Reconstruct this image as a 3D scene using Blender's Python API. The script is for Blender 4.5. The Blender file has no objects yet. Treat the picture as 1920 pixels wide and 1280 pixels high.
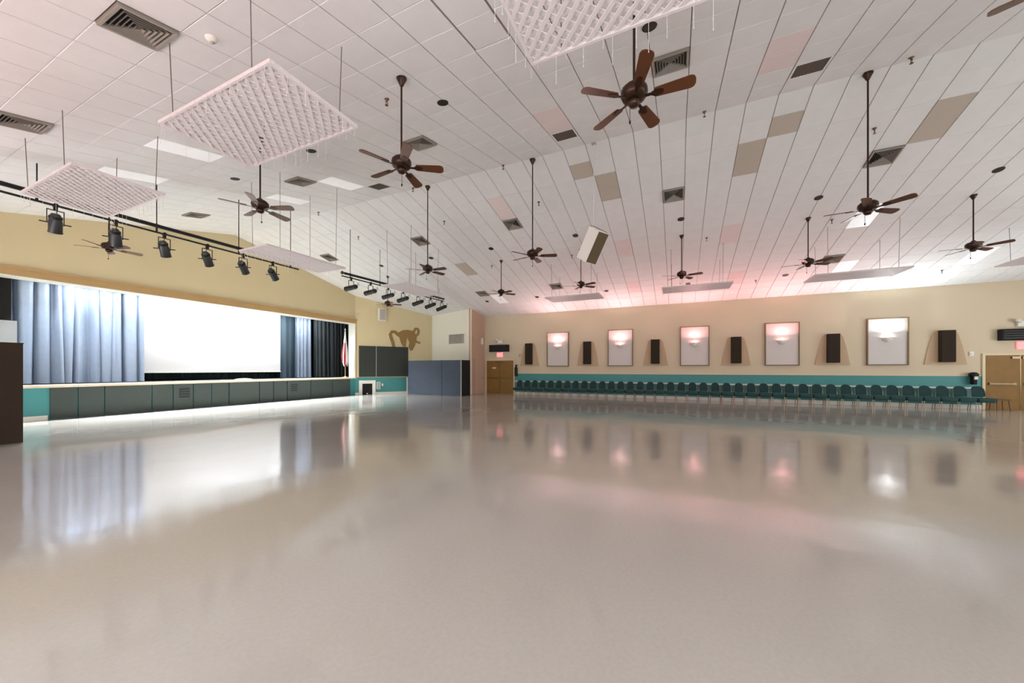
import bpy, bmesh, math, random
from mathutils import Vector, Matrix
random.seed(7)
scene = bpy.context.scene
COL = scene.collection
PI = math.pi

# ------------------------------------------------------------------ camera
F_PX, YAW, CAM_H = 680.9, 0.4281, 1.595
cam_d = bpy.data.cameras.new('camera')
cam = bpy.data.objects.new('camera', cam_d)
COL.objects.link(cam)
cam.location = (0, 0, CAM_H)
cam.rotation_euler = (PI/2, 0, YAW - PI/2)
cam_d.sensor_width = 36.0
cam_d.lens = F_PX/1920*36.0
cam_d.shift_y = (691.7-640)/1920
cam_d.clip_end = 200
scene.camera = cam

# ------------------------------------------------------------------ world, exposure
w = bpy.data.worlds.new('world'); scene.world = w
w.use_nodes = True
w.node_tree.nodes['Background'].inputs[0].default_value = (0.9, 0.93, 1.0, 1)
w.node_tree.nodes['Background'].inputs[1].default_value = 0.02
vs = scene.view_settings
vs.view_transform = 'Standard'; vs.look = 'None'; vs.gamma = 1.0
vs.use_curve_mapping = False
vs.exposure = 0.92

# light levels (watts) of sconces and stage lamps, plus added border and window fill
PINK = (1.0, 0.45, 0.45)
ROSE = (1.0, 0.60, 0.60)
WHITE = (0.88, 0.96, 1.0)
WARM = (1.0, 0.95, 0.90)
P_SCONCE = 64
P_STAGE = 32
P_BORDER_FILL = 560
P_WINDOW_FILL = 130

# ------------------------------------------------------------------ room numbers
D1, D2 = 21.016, 18.04           # far wall X, stage wall Y
XR, ZR, SL = 9.655, 7.607, 0.2252  # ridge
XB, YB = -1.70, -15.0            # near long wall, end wall
G = 0.6096                       # ceiling module
GY0 = 5.9095
CS = math.sqrt(1+SL*SL)
HS, HB = 1.083, 4.385            # stage height, bottom of header
XO0, XO1 = 2.95, 16.30           # stage opening
P0 = Vector((16.31, 18.04)); P1 = Vector((20.26, 15.24))     # splayed wall
Q1 = Vector((19.54, 11.77)); Q2 = Vector((21.016, 11.58))
def ceil_z(x): return ZR - SL*abs(x-XR)

# ------------------------------------------------------------------ materials
def lin(c):
    return tuple(((v/255)/12.92 if v/255 <= 0.04045 else ((v/255+0.055)/1.055)**2.4) for v in c)
def mat(name, rgb, rough=0.6, metal=0.0, noise=0.0, nscale=8.0, bump=0.0, bscale=60.0, spec=0.5,
        coat=0.0, emit=None, estr=0.0, trans=0.0):
    m = bpy.data.materials.new(name); m.use_nodes = True
    nt = m.node_tree; b = nt.nodes['Principled BSDF']
    c = lin(rgb)
    b.inputs['Base Color'].default_value = (*c, 1)
    b.inputs['Roughness'].default_value = rough
    b.inputs['Metallic'].default_value = metal
    b.inputs['Specular IOR Level'].default_value = spec
    b.inputs['Coat Weight'].default_value = coat
    b.inputs['Transmission Weight'].default_value = trans
    if emit:
        b.inputs['Emission Color'].default_value = (*emit, 1)
        b.inputs['Emission Strength'].default_value = estr
    tc = nt.nodes.new('ShaderNodeTexCoord')
    if noise > 0:
        n = nt.nodes.new('ShaderNodeTexNoise'); n.inputs['Scale'].default_value = nscale
        n.inputs['Detail'].default_value = 5
        nt.links.new(tc.outputs['Object'], n.inputs['Vector'])
        mx = nt.nodes.new('ShaderNodeMix'); mx.data_type = 'RGBA'
        mx.inputs[6].default_value = (*[v*(1-noise) for v in c], 1)
        mx.inputs[7].default_value = (*[min(1, v*(1+noise)) for v in c], 1)
        nt.links.new(n.outputs['Fac'], mx.inputs[0])
        nt.links.new(mx.outputs[2], b.inputs['Base Color'])
    if bump > 0:
        n2 = nt.nodes.new('ShaderNodeTexNoise'); n2.inputs['Scale'].default_value = bscale
        n2.inputs['Detail'].default_value = 3
        nt.links.new(tc.outputs['Object'], n2.inputs['Vector'])
        bp = nt.nodes.new('ShaderNodeBump'); bp.inputs['Strength'].default_value = bump
        bp.inputs['Distance'].default_value = 0.01
        nt.links.new(n2.outputs['Fac'], bp.inputs['Height'])
        nt.links.new(bp.outputs['Normal'], b.inputs['Normal'])
    return m

M = {}
M['tile'] = mat('ceiling_tile', (228, 228, 227), 0.9, noise=0.05, nscale=3, bump=0.35, bscale=90, spec=0.2)
M['tile_tan'] = mat('tan_tile', (190, 180, 167), 0.9, noise=0.05, nscale=20, bump=0.3, bscale=120, spec=0.2)
M['tile_pink'] = mat('pinkish_tile', (230, 216, 214), 0.9, noise=0.04, nscale=10, bump=0.3, bscale=90, spec=0.2)
M['tile_white'] = mat('white_lens', (246, 248, 250), 0.35, noise=0.02, nscale=40, bump=0.2, bscale=160, emit=(0.95, 0.98, 1), estr=0.10)
M['gap_shade'] = mat('ceiling_gap_shade', (156, 144, 138), 0.7)  # bars are white; the shadow between tiles is put into this colour
M['wall_tan'] = mat('tan_wall', (208, 193, 154), 0.75, noise=0.03, nscale=1.5, bump=0.08, bscale=120)
M['wall_far'] = mat('far_wall_paint', (214, 199, 172), 0.75, noise=0.03, nscale=1.5, bump=0.08, bscale=120)
M['wall_cream'] = mat('cream_wall', (236, 233, 216), 0.7, noise=0.02, nscale=1.5, bump=0.06, bscale=120)
M['wall_rose'] = mat('rose_wall', (190, 162, 140), 0.75, noise=0.03, nscale=1.5, bump=0.06, bscale=120)
M['trim_tan'] = mat('tan_trim', (178, 146, 96), 0.55, noise=0.08, nscale=4)
M['white_paint'] = mat('white_paint', (234, 232, 222), 0.5)
M['teal'] = mat('teal_paint', (66, 142, 142), 0.5, noise=0.05, nscale=4)
M['nosing'] = mat('stage_nosing', (232, 212, 184), 0.45, noise=0.08, nscale=6)
M['stage_floor'] = mat('stage_boards', (70, 66, 58), 0.5, noise=0.15, nscale=5)
M['panel_dark'] = mat('dark_stage_panel', (60, 70, 66), 0.6, noise=0.25, nscale=30)
M['panel_mark'] = mat('panel_grille', (30, 34, 33), 0.7)
M['board'] = mat('dark_board', (40, 44, 38), 0.6, noise=0.25, nscale=14)
M['black'] = mat('black_metal', (20, 20, 20), 0.45, metal=0.3)
M['black_matte'] = mat('black_cloth', (22, 21, 18), 0.9, noise=0.3, nscale=60)
M['can'] = mat('lamp_can', (64, 68, 68), 0.35, metal=0.6)
M['lens_glass'] = mat('lamp_lens', (120, 124, 126), 0.15)
M['brown_carpet'] = mat('brown_carpet', (52, 40, 28), 0.95, noise=0.35, nscale=70, bump=0.4, bscale=200)
M['slate'] = mat('slate_fabric', (74, 83, 97), 0.85, noise=0.14, nscale=3, bump=0.25, bscale=5)
M['grey_box'] = mat('pale_grey', (186, 196, 204), 0.6, noise=0.04, nscale=5)
M['curtain'] = mat('blue_curtain', (122, 134, 154), 0.5, noise=0.10, nscale=7, bump=0.15, bscale=30)
M['curtain_slate'] = mat('slate_curtain', (66, 84, 98), 0.7, noise=0.2, nscale=25)
M['curtain_dark'] = mat('green_curtain', (44, 66, 66), 0.8, noise=0.25, nscale=30)
M['curtain_black'] = mat('black_curtain', (26, 34, 38), 0.7, noise=0.2, nscale=30)
M['screen'] = mat('screen_cloth', (226, 226, 230), 0.85, spec=0.1)
M['wood_fan'] = mat('fan_wood', (86, 48, 23), 0.3, noise=0.35, nscale=5)
M['bronze'] = mat('fan_bronze', (58, 38, 27), 0.35, metal=0.6)
M['vinyl'] = mat('lattice_vinyl', (218, 210, 210), 0.5)
M['wire'] = mat('wire', (120, 104, 98), 0.5, metal=0.3)
M['icicle'] = mat('icicle_wire', (226, 224, 224), 0.5)
M['vent'] = mat('vent_metal', (150, 145, 135), 0.55, metal=0.1)
M['vent_dark'] = mat('vent_throat', (34, 33, 30), 0.8)
M['return_dark'] = mat('return_grille', (86, 78, 66), 0.7, noise=0.12, nscale=50)
M['downlight'] = mat('downlight_black', (14, 12, 11), 0.6)
M['brass'] = mat('sprinkler_brass', (110, 84, 66), 0.4, metal=0.7)
M['acoustic'] = mat('brown_grille', (46, 36, 24), 0.95, noise=0.35, nscale=70)
M['back_board'] = mat('tan_backboard', (196, 170, 140), 0.8, noise=0.03, nscale=6)
M['sconce_board'] = mat('sconce_board', (212, 206, 203), 0.7, noise=0.02, nscale=5)
M['sconce_frame'] = mat('sconce_frame', (122, 100, 72), 0.6)
M['bowl'] = mat('plaster_bowl', (244, 232, 226), 0.6)
M['bulb'] = mat('bulb', (255, 255, 255), 0.5, emit=(1, 0.46, 0.40), estr=11)
M['bulb_white'] = mat('bulb_white', (255, 255, 255), 0.5, emit=(0.92, 0.97, 1), estr=17)
M['door'] = mat('golden_oak', (138, 102, 44), 0.6, noise=0.18, nscale=4)
M['door_frame'] = mat('cream_frame', (222, 206, 172), 0.5)
M['steel'] = mat('door_steel', (120, 104, 78), 0.35, metal=0.7)
M['chair_cloth'] = mat('teal_upholstery', (22, 56, 57), 0.85, noise=0.15, nscale=40, bump=0.2, bscale=150)
M['chair_seat'] = mat('teal_seat', (30, 68, 67), 0.8, noise=0.12, nscale=40, bump=0.2, bscale=150)
M['chair_leg'] = mat('chair_metal', (150, 130, 108), 0.35, metal=0.5)
M['stool'] = mat('stool_brown', (96, 66, 40), 0.5, noise=0.15, nscale=12)
M['red_emit'] = mat('exit_red', (180, 20, 20), 0.5, emit=(1.0, 0.16, 0.18), estr=1.6)
M['exit_box'] = mat('exit_housing', (232, 150, 150), 0.5, emit=(1.0, 0.28, 0.28), estr=0.5)
M['speaker_white'] = mat('speaker_white', (232, 226, 220), 0.6)
M['speaker_grille'] = mat('speaker_grille', (92, 78, 54), 0.85, noise=0.1, nscale=80)
M['speaker_grey'] = mat('speaker_cloth', (178, 170, 160), 0.85, noise=0.05, nscale=80)
M['emblem'] = mat('ochre_cutout', (142, 112, 62), 0.7, noise=0.06, nscale=6)
M['flag_red'] = mat('flag_red', (176, 40, 46), 0.7)
M['flag_white'] = mat('flag_white', (236, 232, 228), 0.7)
M['flag_blue'] = mat('flag_blue', (40, 48, 84), 0.7)
M['grey_metal'] = mat('grey_metal', (168, 170, 168), 0.5, metal=0.2)
M['lamp_glow'] = mat('stage_lamp_glow', (255, 255, 255), 0.5, emit=(0.92, 0.96, 1), estr=9)
M['fill_glass'] = mat('fill_window_glass', (240, 244, 248), 0.3, emit=(0.95, 0.98, 1), estr=1.2)  # glowing glass of the added fill windows
M['fill_trough_glow'] = mat('fill_trough_glow', (255, 255, 255), 0.5, emit=(1, 0.97, 0.92), estr=3)  # glow of the added troughs behind the header

def floor_material():
    m = bpy.data.materials.new('waxed_floor'); m.use_nodes = True
    nt = m.node_tree; b = nt.nodes['Principled BSDF']
    tc = nt.nodes.new('ShaderNodeTexCoord')
    n = nt.nodes.new('ShaderNodeTexNoise'); n.inputs['Scale'].default_value = 34; n.inputs['Detail'].default_value = 6
    n0 = nt.nodes.new('ShaderNodeTexNoise'); n0.inputs['Scale'].default_value = 0.35; n0.inputs['Detail'].default_value = 3
    nt.links.new(tc.outputs['Object'], n.inputs['Vector']); nt.links.new(tc.outputs['Object'], n0.inputs['Vector'])
    mx = nt.nodes.new('ShaderNodeMix'); mx.data_type = 'RGBA'
    mx.inputs[6].default_value = (*lin((160, 154, 147)), 1); mx.inputs[7].default_value = (*lin((186, 180, 173)), 1)
    ad = nt.nodes.new('ShaderNodeMath'); ad.operation = 'ADD'
    ml = nt.nodes.new('ShaderNodeMath'); ml.operation = 'MULTIPLY'; ml.inputs[1].default_value = 0.5
    nt.links.new(n.outputs['Fac'], ad.inputs[0]); nt.links.new(n0.outputs['Fac'], ad.inputs[1])
    nt.links.new(ad.outputs[0], ml.inputs[0]); nt.links.new(ml.outputs[0], mx.inputs[0])
    nt.links.new(mx.outputs[2], b.inputs['Base Color'])
    # polished wax: sharp coat over a satin base, slightly uneven
    n3 = nt.nodes.new('ShaderNodeTexNoise'); n3.inputs['Scale'].default_value = 0.9; n3.inputs['Detail'].default_value = 4
    mp = nt.nodes.new('ShaderNodeMapping'); mp.inputs['Scale'].default_value = (1.0, 1.0, 1.0)
    nt.links.new(tc.outputs['Object'], mp.inputs['Vector']); nt.links.new(mp.outputs[0], n3.inputs['Vector'])
    mr = nt.nodes.new('ShaderNodeMapRange'); mr.inputs[1].default_value = 0.3; mr.inputs[2].default_value = 0.7
    mr.inputs[3].default_value = 0.06; mr.inputs[4].default_value = 0.15
    nt.links.new(n3.outputs['Fac'], mr.inputs[0]); nt.links.new(mr.outputs[0], b.inputs['Roughness'])
    b.inputs['Specular IOR Level'].default_value = 0.75
    n4 = nt.nodes.new('ShaderNodeTexNoise'); n4.inputs['Scale'].default_value = 1.6; n4.inputs['Detail'].default_value = 2
    mp4 = nt.nodes.new('ShaderNodeMapping'); mp4.inputs['Scale'].default_value = (1.0, 1.0, 1.0)
    nt.links.new(tc.outputs['Object'], mp4.inputs['Vector']); nt.links.new(mp4.outputs[0], n4.inputs['Vector'])
    bp = nt.nodes.new('ShaderNodeBump'); bp.inputs['Strength'].default_value = 0.3; bp.inputs['Distance'].default_value = 0.012
    nt.links.new(n4.outputs['Fac'], bp.inputs['Height']); nt.links.new(bp.outputs['Normal'], b.inputs['Normal'])
    return m
M['floor'] = floor_material()

# ------------------------------------------------------------------ mesh helpers
class MB:
    def __init__(s): s.v = []; s.f = []; s.mi = []; s.cur = 0
    def add(s, vs_, fs):
        o = len(s.v); s.v += [tuple(v) for v in vs_]; s.f += [tuple(i+o for i in f) for f in fs]; s.mi += [s.cur]*len(fs); return s
    def hexa(s, p):   # 8 points: bottom 0-3, top 4-7
        return s.add(p, [(3,2,1,0),(4,5,6,7),(0,1,5,4),(1,2,6,5),(2,3,7,6),(3,0,4,7)])
    def box(s, x0, y0, z0, x1, y1, z1, mtx=None):
        p = [Vector(q) for q in ((x0,y0,z0),(x1,y0,z0),(x1,y1,z0),(x0,y1,z0),(x0,y0,z1),(x1,y0,z1),(x1,y1,z1),(x0,y1,z1))]
        if mtx is not None: p = [mtx @ q for q in p]
        return s.hexa(p)
    def prism(s, poly, z0, z1, mtx=None):   # poly in xy, CCW
        n = len(poly)
        p = [Vector((a, b, z0)) for a, b in poly]+[Vector((a, b, z1)) for a, b in poly]
        if mtx is not None: p = [mtx @ q for q in p]
        fs = [tuple(range(n-1, -1, -1)), tuple(range(n, 2*n))]+[(i, (i+1) % n, n+(i+1) % n, n+i) for i in range(n)]
        return s.add(p, fs)
    def cyl(s, a, b, r0, r1=None, n=10, cap=True):
        a = Vector(a); b = Vector(b); r1 = r0 if r1 is None else r1
        d = (b-a).normalized(); u = d.orthogonal().normalized(); v = d.cross(u)
        p = [a+(u*math.cos(2*PI*i/n)+v*math.sin(2*PI*i/n))*r0 for i in range(n)]
        p += [b+(u*math.cos(2*PI*i/n)+v*math.sin(2*PI*i/n))*r1 for i in range(n)]
        fs = [(i, (i+1) % n, n+(i+1) % n, n+i) for i in range(n)]
        if cap: fs += [tuple(range(n-1, -1, -1)), tuple(range(n, 2*n))]
        return s.add(p, fs)
    def tube(s, pts, r, n=6):
        for a, b in zip(pts[:-1], pts[1:]): s.cyl(a, b, r, n=n)
        return s
    def lathe(s, prof, n=16, mtx=None, a0=0.0, a1=2*PI, capends=False):  # prof: (r,z)
        full = abs(a1-a0-2*PI) < 1e-6; k = n if full else n+1
        p = []
        for r, z in prof:
            for i in range(k):
                t = a0+(a1-a0)*i/n; p.append(Vector((r*math.cos(t), r*math.sin(t), z)))
        if mtx is not None: p = [mtx @ q for q in p]
        fs = []
        for j in range(len(prof)-1):
            for i in range(n):
                i2 = (i+1) % k
                fs.append((j*k+i, j*k+i2, (j+1)*k+i2, (j+1)*k+i))
        if capends:
            fs.append(tuple(range(k-1, -1, -1))); fs.append(tuple(range((len(prof)-1)*k, len(prof)*k)))
        return s.add(p, fs)
    def mesh(s, name, smooth=False):
        me = bpy.data.meshes.new(name); me.from_pydata(s.v, [], s.f); me.update()
        bm = bmesh.new(); bm.from_mesh(me); bmesh.ops.recalc_face_normals(bm, faces=bm.faces); bm.to_mesh(me); bm.free()
        if any(s.mi): me.polygons.foreach_set('material_index', s.mi)
        if smooth: me.shade_smooth()
        return me
    def build(s, name, m, parent=None, smooth=False, loc=None):
        me = s.mesh(name, smooth)
        for q in (m if isinstance(m, list) else [m]): me.materials.append(q)
        return link(name, me, parent, loc)
def link(name, me, parent=None, loc=None, rot=None):
    o = bpy.data.objects.new(name, me); COL.objects.link(o)
    if parent is not None: o.parent = parent
    if loc is not None: o.location = loc
    if rot is not None: o.rotation_euler = rot
    return o
def smooth_by_angle(o, deg=35):
    me = o.data
    me.shade_smooth()
    bm = bmesh.new(); bm.from_mesh(me)
    for e in bm.edges:
        e.smooth = len(e.link_faces) == 2 and e.calc_face_angle(0) < math.radians(deg)
    bm.to_mesh(me); bm.free()
def tag(o, label=None, cat=None, group=None, kind=None):
    if label: o['label'] = label
    if cat: o['category'] = cat
    if group: o['group'] = group
    if kind: o['kind'] = kind
    return o
def thing(name, label, cat, loc=(0,0,0), rot=(0,0,0), group=None):
    o = bpy.data.objects.new(name, None); COL.objects.link(o)
    o.empty_display_size = 0.1
    o.location = loc; o.rotation_euler = rot
    return tag(o, label, cat, group)
def copy_tree(o, parent=None):
    c = o.copy(); COL.objects.link(c)
    if parent is not None: c.parent = parent
    for ch in list(o.children): copy_tree(ch, c)
    return c
def struct(mb, name, m, parent=None, smooth=False):
    o = mb.build(name, m, parent, smooth)
    if parent is None: o['kind'] = 'structure'
    return o
def area_light(name, loc, direction, power, color, size, parent=None, shape='DISK', size_y=None, spread=None):
    d = bpy.data.lights.new(name, 'AREA'); d.energy = power; d.color = color; d.shape = shape; d.size = size
    if size_y: d.size_y = size_y
    if spread: d.spread = spread
    o = bpy.data.objects.new(name, d); COL.objects.link(o)
    o.location = loc; o.rotation_euler = Vector(direction).to_track_quat('-Z', 'Y').to_euler()
    if parent is not None: o.parent = parent
    return o
ORD = ['first','second','third','fourth','fifth','sixth','seventh','eighth','ninth','tenth','eleventh','twelfth','thirteenth','fourteenth','fifteenth','sixteenth','seventeenth','eighteenth','nineteenth','twentieth']
def ordinal(i):  # 1-based
    if i <= 20: return ORD[i-1]
    return {2:'twenty', 3:'thirty', 4:'forty'}[i//10]+('-'+ORD[i % 10-1] if i % 10 else '') if i % 10 else {30:'thirtieth', 40:'fortieth'}[i]

# ------------------------------------------------------------------ room shell
b = MB(); b.box(XB-0.2, YB-0.2, -0.12, D1+0.3, D2+0.6, 0.0); struct(b, 'floor', M['floor'])
T = 0.2
# far wall (chairs), along Y
b = MB(); b.box(D1, YB-T, 0, D1+T, 12.2, ceil_z(D1)+0.35); struct(b, 'wall_far', M['wall_far'])
b = MB(); b.box(XB-T, YB-T, 0, XB, D2+0.7, ceil_z(XB)+0.4); struct(b, 'wall_near', M['wall_tan'])
def gable(y0, y1, pts, name, m):
    bb = MB(); bb.prism([(x, z) for x, z in pts], -y1, -y0, Matrix(((1,0,0,0),(0,0,-1,0),(0,1,0,0),(0,0,0,1)))); return struct(bb, name, m)
gable(YB-T, YB, [(XB-T,0),(D1+T,0),(D1+T,ceil_z(D1)+.25),(XR,ZR+.25),(XB-T,ceil_z(XB)+.25)], 'wall_end', M['wall_tan'])
# stage wall with opening: one C-shaped outline (header and flanks)
gable(D2, D2+0.54, [(XB,0),(XO0,0),(XO0,HB),(XO1,HB),(XO1,HS),(16.75,HS),(16.75,ceil_z(16.75)+.2),(XR,ZR+.2),(XB,ceil_z(XB)+.2)], 'wall_stage', M['wall_tan'])
# splayed wall, vent wall, rose return: thick slabs in plan
def slab(A, B, z0, z1, t, name, m, side=1):
    d = (B-A).normalized(); n = Vector((-d.y, d.x))*side
    bb = MB(); bb.prism([tuple(A), tuple(B), tuple(B+n*t), tuple(A+n*t)], z0, z1)
    return struct(bb, name, m)
slab(P0, P1, 0, 6.4, 0.12, 'wall_splayed', M['wall_tan'])
slab(P1, Q1, 0, 6.2, 0.12, 'wall_vent_side', M['wall_cream'])
slab(Q1, Q2, 0, 5.8, 0.12, 'wall_return', M['wall_rose'])

# ceiling backing, toned as shade in the gaps, with tiles
b = MB()
zb = 0.014
for sgn, xe in ((-1, XB-T), (1, D1+T)):
    b.hexa([Vector(q) for q in ((XR, YB-T, ZR+zb), (xe, YB-T, ceil_z(xe)+zb), (xe, D2+.5, ceil_z(xe)+zb), (XR, D2+.5, ZR+zb),
            (XR, YB-T, ZR+.2), (xe, YB-T, ceil_z(xe)+.2), (xe, D2+.5, ceil_z(xe)+.2), (XR, D2+.5, ZR+.2))])
ceiling = struct(b, 'ceiling', M['gap_shade'])
def ceil_frame(j, k):
    """matrix at the centre of the 2 ft cell (j along the slope, k along Y); local x down the slope away from the ridge, local -z into the room"""
    sg = 1 if j >= 0 else -1
    jj = (j+0.5) if j >= 0 else -(j+0.5)
    x = XR + sg*jj*G/CS
    y = GY0-(k+0.5)*G
    xa = Vector((sg/CS, 0, -SL/CS)); za = Vector((sg*SL/CS, 0, 1/CS)); ya = za.cross(xa)
    m = Matrix((xa, ya, za)).transposed().to_4x4(); m.translation = Vector((x, y, ceil_z(x))); return m
SPECIAL = {}
for q in [(-5,0),(-5,-7),(-5,-16),(-5,9),(4,-16),(4,-7),(4,0),(4,9),(4,17),(13,0),(13,-7),(13,18),(-13,-8),(-13,-1)]:
    SPECIAL[q] = 'vent'
for q in [(-2,-5),(-2,5),(-2,13)]: SPECIAL[q] = 'return'
for q in [(1,13),(1,5)]: SPECIAL[q] = 'tan2'
LONG = {}   # (row, col) of 2x4 tiles with another face
for q in [(1,18),(1,12),(1,6),(4,-6)]: LONG[q] = 'tile_tan'
for q in [(-2,12),(-2,5),(4,12),(4,6),(7,6),(7,13),(1,0)]: LONG[q] = 'tile_pink'
for q in [(-5,-7),(-5,-11),(-2,-6),(-2,-10),(4,18),(7,19),(7,25),(7,-6)]: LONG[q] = 'tile_white'
def tile_mesh(lx, name, m, x0=None):
    gx, gy = 0.007, 0.014
    bb = MB(); n = max(1, round(lx/G))
    hx = lx/2
    for i in range(n):
        a = -hx+i*lx/n+(gx/2 if i == 0 else 0.0035); c = -hx+(i+1)*lx/n-(gx/2 if i == n-1 else 0.0035)
        # chamfered pad
        e = 0.006
        bb.hexa([(a+e,-G/2+gy/2+e,-0.010),(c-e,-G/2+gy/2+e,-0.010),(c-e,G/2-gy/2-e,-0.010),(a+e,G/2-gy/2-e,-0.010),
                 (a,-G/2+gy/2,-0.002),(c,-G/2+gy/2,-0.002),(c,G/2-gy/2,-0.002),(a,G/2-gy/2,-0.002)])
    bb.box(-hx+gx/2, -G/2+gy/2, -0.004, hx-gx/2, G/2-gy/2, zb)
    me = bb.mesh(name); me.materials.append(m); return me
TM = {t: tile_mesh(2*G, 'long_'+t, M[t]) for t in ('tile','tile_tan','tile_pink','tile_white')}
TM1 = {t: tile_mesh(G, 'square_'+t, M[t]) for t in ('tile','tile_tan')}
TMe = tile_mesh(1.1*G, 'edge_tile', M['tile'])
def px_area(mtx, lx):
    ca, sa = math.cos(YAW), math.sin(YAW); P = []
    for a, c in ((-1,-1),(1,-1),(1,1),(-1,1)):
        q = mtx @ Vector((a*lx/2, c*G/2, 0)); dp = q.x*ca+q.y*sa
        if dp < 0.5: return 0
        P.append((960+F_PX*(q.x*sa-q.y*ca)/dp, 691.7-F_PX*(q.z-CAM_H)/dp))
    cx = sum(p[0] for p in P)/4; cy = sum(p[1] for p in P)/4
    if not (-40 < cx < 1960 and -40 < cy < 1280): return 0
    return abs(sum(P[i][0]*P[(i+1) % 4][1]-P[(i+1) % 4][0]*P[i][1] for i in range(4)))/2
tiles = []
def halfshift(j, k, n=2):
    m0 = ceil_frame(j, k); m1 = ceil_frame(j+1 if j >= 0 else j-1, k)
    m = m0.copy(); m.translation = (m0.translation+m1.translation)/2; return m
for side in (1, -1):
    for r in range(10):
        for k in range(-20, 35):
            j0 = 2*r if side > 0 else -2*r-1
            j1 = j0+side
            row = r if side > 0 else -r-1     # row index used in LONG (negative on the near slope)
            ja, jb = (j0, j1) if side > 0 else (j1, j0)
            if r == 9:
                m = ceil_frame(j0, k); m.translation = m.translation + m.to_3x3() @ Vector((0.05*G, 0, 0))
                tiles.append((px_area(m, 1.1*G), TMe, m)); continue
            sp = [q for q in (j0, j1) if (q, k) in SPECIAL]
            if sp:
                for q in (j0, j1):
                    ty = SPECIAL.get((q, k))
                    if ty in ('vent', 'return'): continue
                    m = ceil_frame(q, k); tiles.append((px_area(m, G)+(1e6 if ty else 0), TM1['tile_tan' if ty == 'tan2' else 'tile'], m))
                continue
            ty = LONG.get((row, k), 'tile') if side > 0 else LONG.get((-r-1, k), 'tile')
            m = halfshift(j0, k)
            if (row, k) == (-5, 5): m = m @ Matrix.Diagonal((0.985, 0.93, 0.6, 1))
            tiles.append((px_area(m, 2*G)+(1e6 if ty != 'tile' else 0), TM[ty], m))
tiles.sort(key=lambda t: -t[0])
for a, me, m in tiles[:299]:
    o = link('ceiling_tile', me, ceiling); o.matrix_local = m
b = MB()
for a, me, m in tiles[299:]:
    b.add([m @ v.co for v in me.vertices], [tuple(p.vertices) for p in me.polygons])
o = b.build('ceiling_tiles_beyond', M['tile'], ceiling); o['kind'] = 'stuff'

# wainscot, baseboards, chair rail
b = MB(); b.box(D1-0.012, -11.06, 0.16, D1+0.01, 9.38, 1.311); struct(b, 'trim_1', M['teal'])
b = MB(); b.box(D1-0.03, -11.06, 1.311, D1+0.01, 9.38, 1.335); struct(b, 'trim_2', M['door_frame'])
b = MB(); b.box(D1-0.05, -11.06, 0.80, D1-0.012, 9.38, 0.865); struct(b, 'trim_3', M['white_paint'])
b = MB(); b.box(D1-0.025, -11.06, 0, D1+0.01, 9.38, 0.16); struct(b, 'baseboard_far', M['white_paint'])
def along(A, B, w0, w1, z0, z1, t0, t1):
    """box on a plan line A->B: w along, t towards the room (right-hand side of A->B)"""
    d = (B-A).normalized(); n = Vector((d.y, -d.x))
    c = [A+d*w0+n*t0, A+d*w1+n*t0, A+d*w1+n*t1, A+d*w0+n*t1]
    return [Vector((q.x, q.y, z)) for z in (z0, z1) for q in c]
b = MB(); b.hexa(along(P0, P1, 0.0, 4.8, 0.14, 1.075, -0.01, 0.010)); struct(b, 'trim_4', M['teal'])
b = MB(); b.hexa(along(P0, P1, 1.2, 3.1, 0.0, 0.14, -0.01, 0.022)); b.hexa(along(P0, P1, 0.0, 0.2, 0.0, 0.14, -0.01, 0.022)); struct(b, 'baseboard_splayed', M['white_paint'])
b = MB(); b.hexa(along(P0, P1, 3.12, 3.2, 0.0, 1.05, -0.01, 0.05)); struct(b, 'trim_5', M['white_paint'])
# proscenium casing: tan band over the opening and down the right edge, white reveal
b = MB(); b.box(XB, D2-0.05, HB, 16.56, D2+0.01, HB+0.27); b.box(XB, D2-0.08, HB+0.2, 16.58, D2-0.05, HB+0.27); struct(b, 'trim_6', M['trim_tan'])
b = MB(); b.box(16.34, D2-0.05, HS, 16.56, D2+0.01, HB); struct(b, 'trim_7', M['trim_tan'])
b = MB(); b.box(XO1-0.02, D2-0.02, HS, XO1+0.05, D2+0.53, HB); struct(b, 'trim_8', M['white_paint'])
b = MB(); b.box(XO0, D2-0.055, HB-0.02, XO1-0.02, D2+0.53, HB+0.001); struct(b, 'trim_9', M['white_paint'])

# ------------------------------------------------------------------ stage
YS = 23.0
b = MB(); b.box(XO0-1.2, D2+0.03, HS-0.12, XO1+1.4, YS, HS-0.004); struct(b, 'stage_floor', M['stage_floor'])
b = MB(); b.box(XO0, D2-0.06, HS-0.075, XO1+0.05, D2+0.34, HS+0.002); struct(b, 'stage_nosing', M['nosing'])
b = MB(); b.box(XO0-1.2, YS, 0, XO1+1.4, YS+0.1, 6.6); b.box(XO0-1.3, D2+0.54, 0, XO0-1.2, YS, 6.6); b.box(XO1+1.4, D2+0.54, 0, XO1+1.5, YS, 6.6)
struct(b, 'wall_stage_back', M['curtain_dark'])
b = MB(); b.box(XO0-1.3, D2+0.5, 6.6, XO1+1.5, YS+0.1, 6.7); struct(b, 'stage_ceiling', M['wall_cream'])
b = MB(); b.box(XO0-0.1, D2, 0, XO1+0.45, D2+0.06, HS-0.075); stage_front = struct(b, 'wall_stage_front', M['teal'])
b = MB(); b.box(XO0, D2-0.025, 0, 4.33, D2+0.001, 0.14); struct(b, 'baseboard_stage', M['white_paint'])
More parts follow.
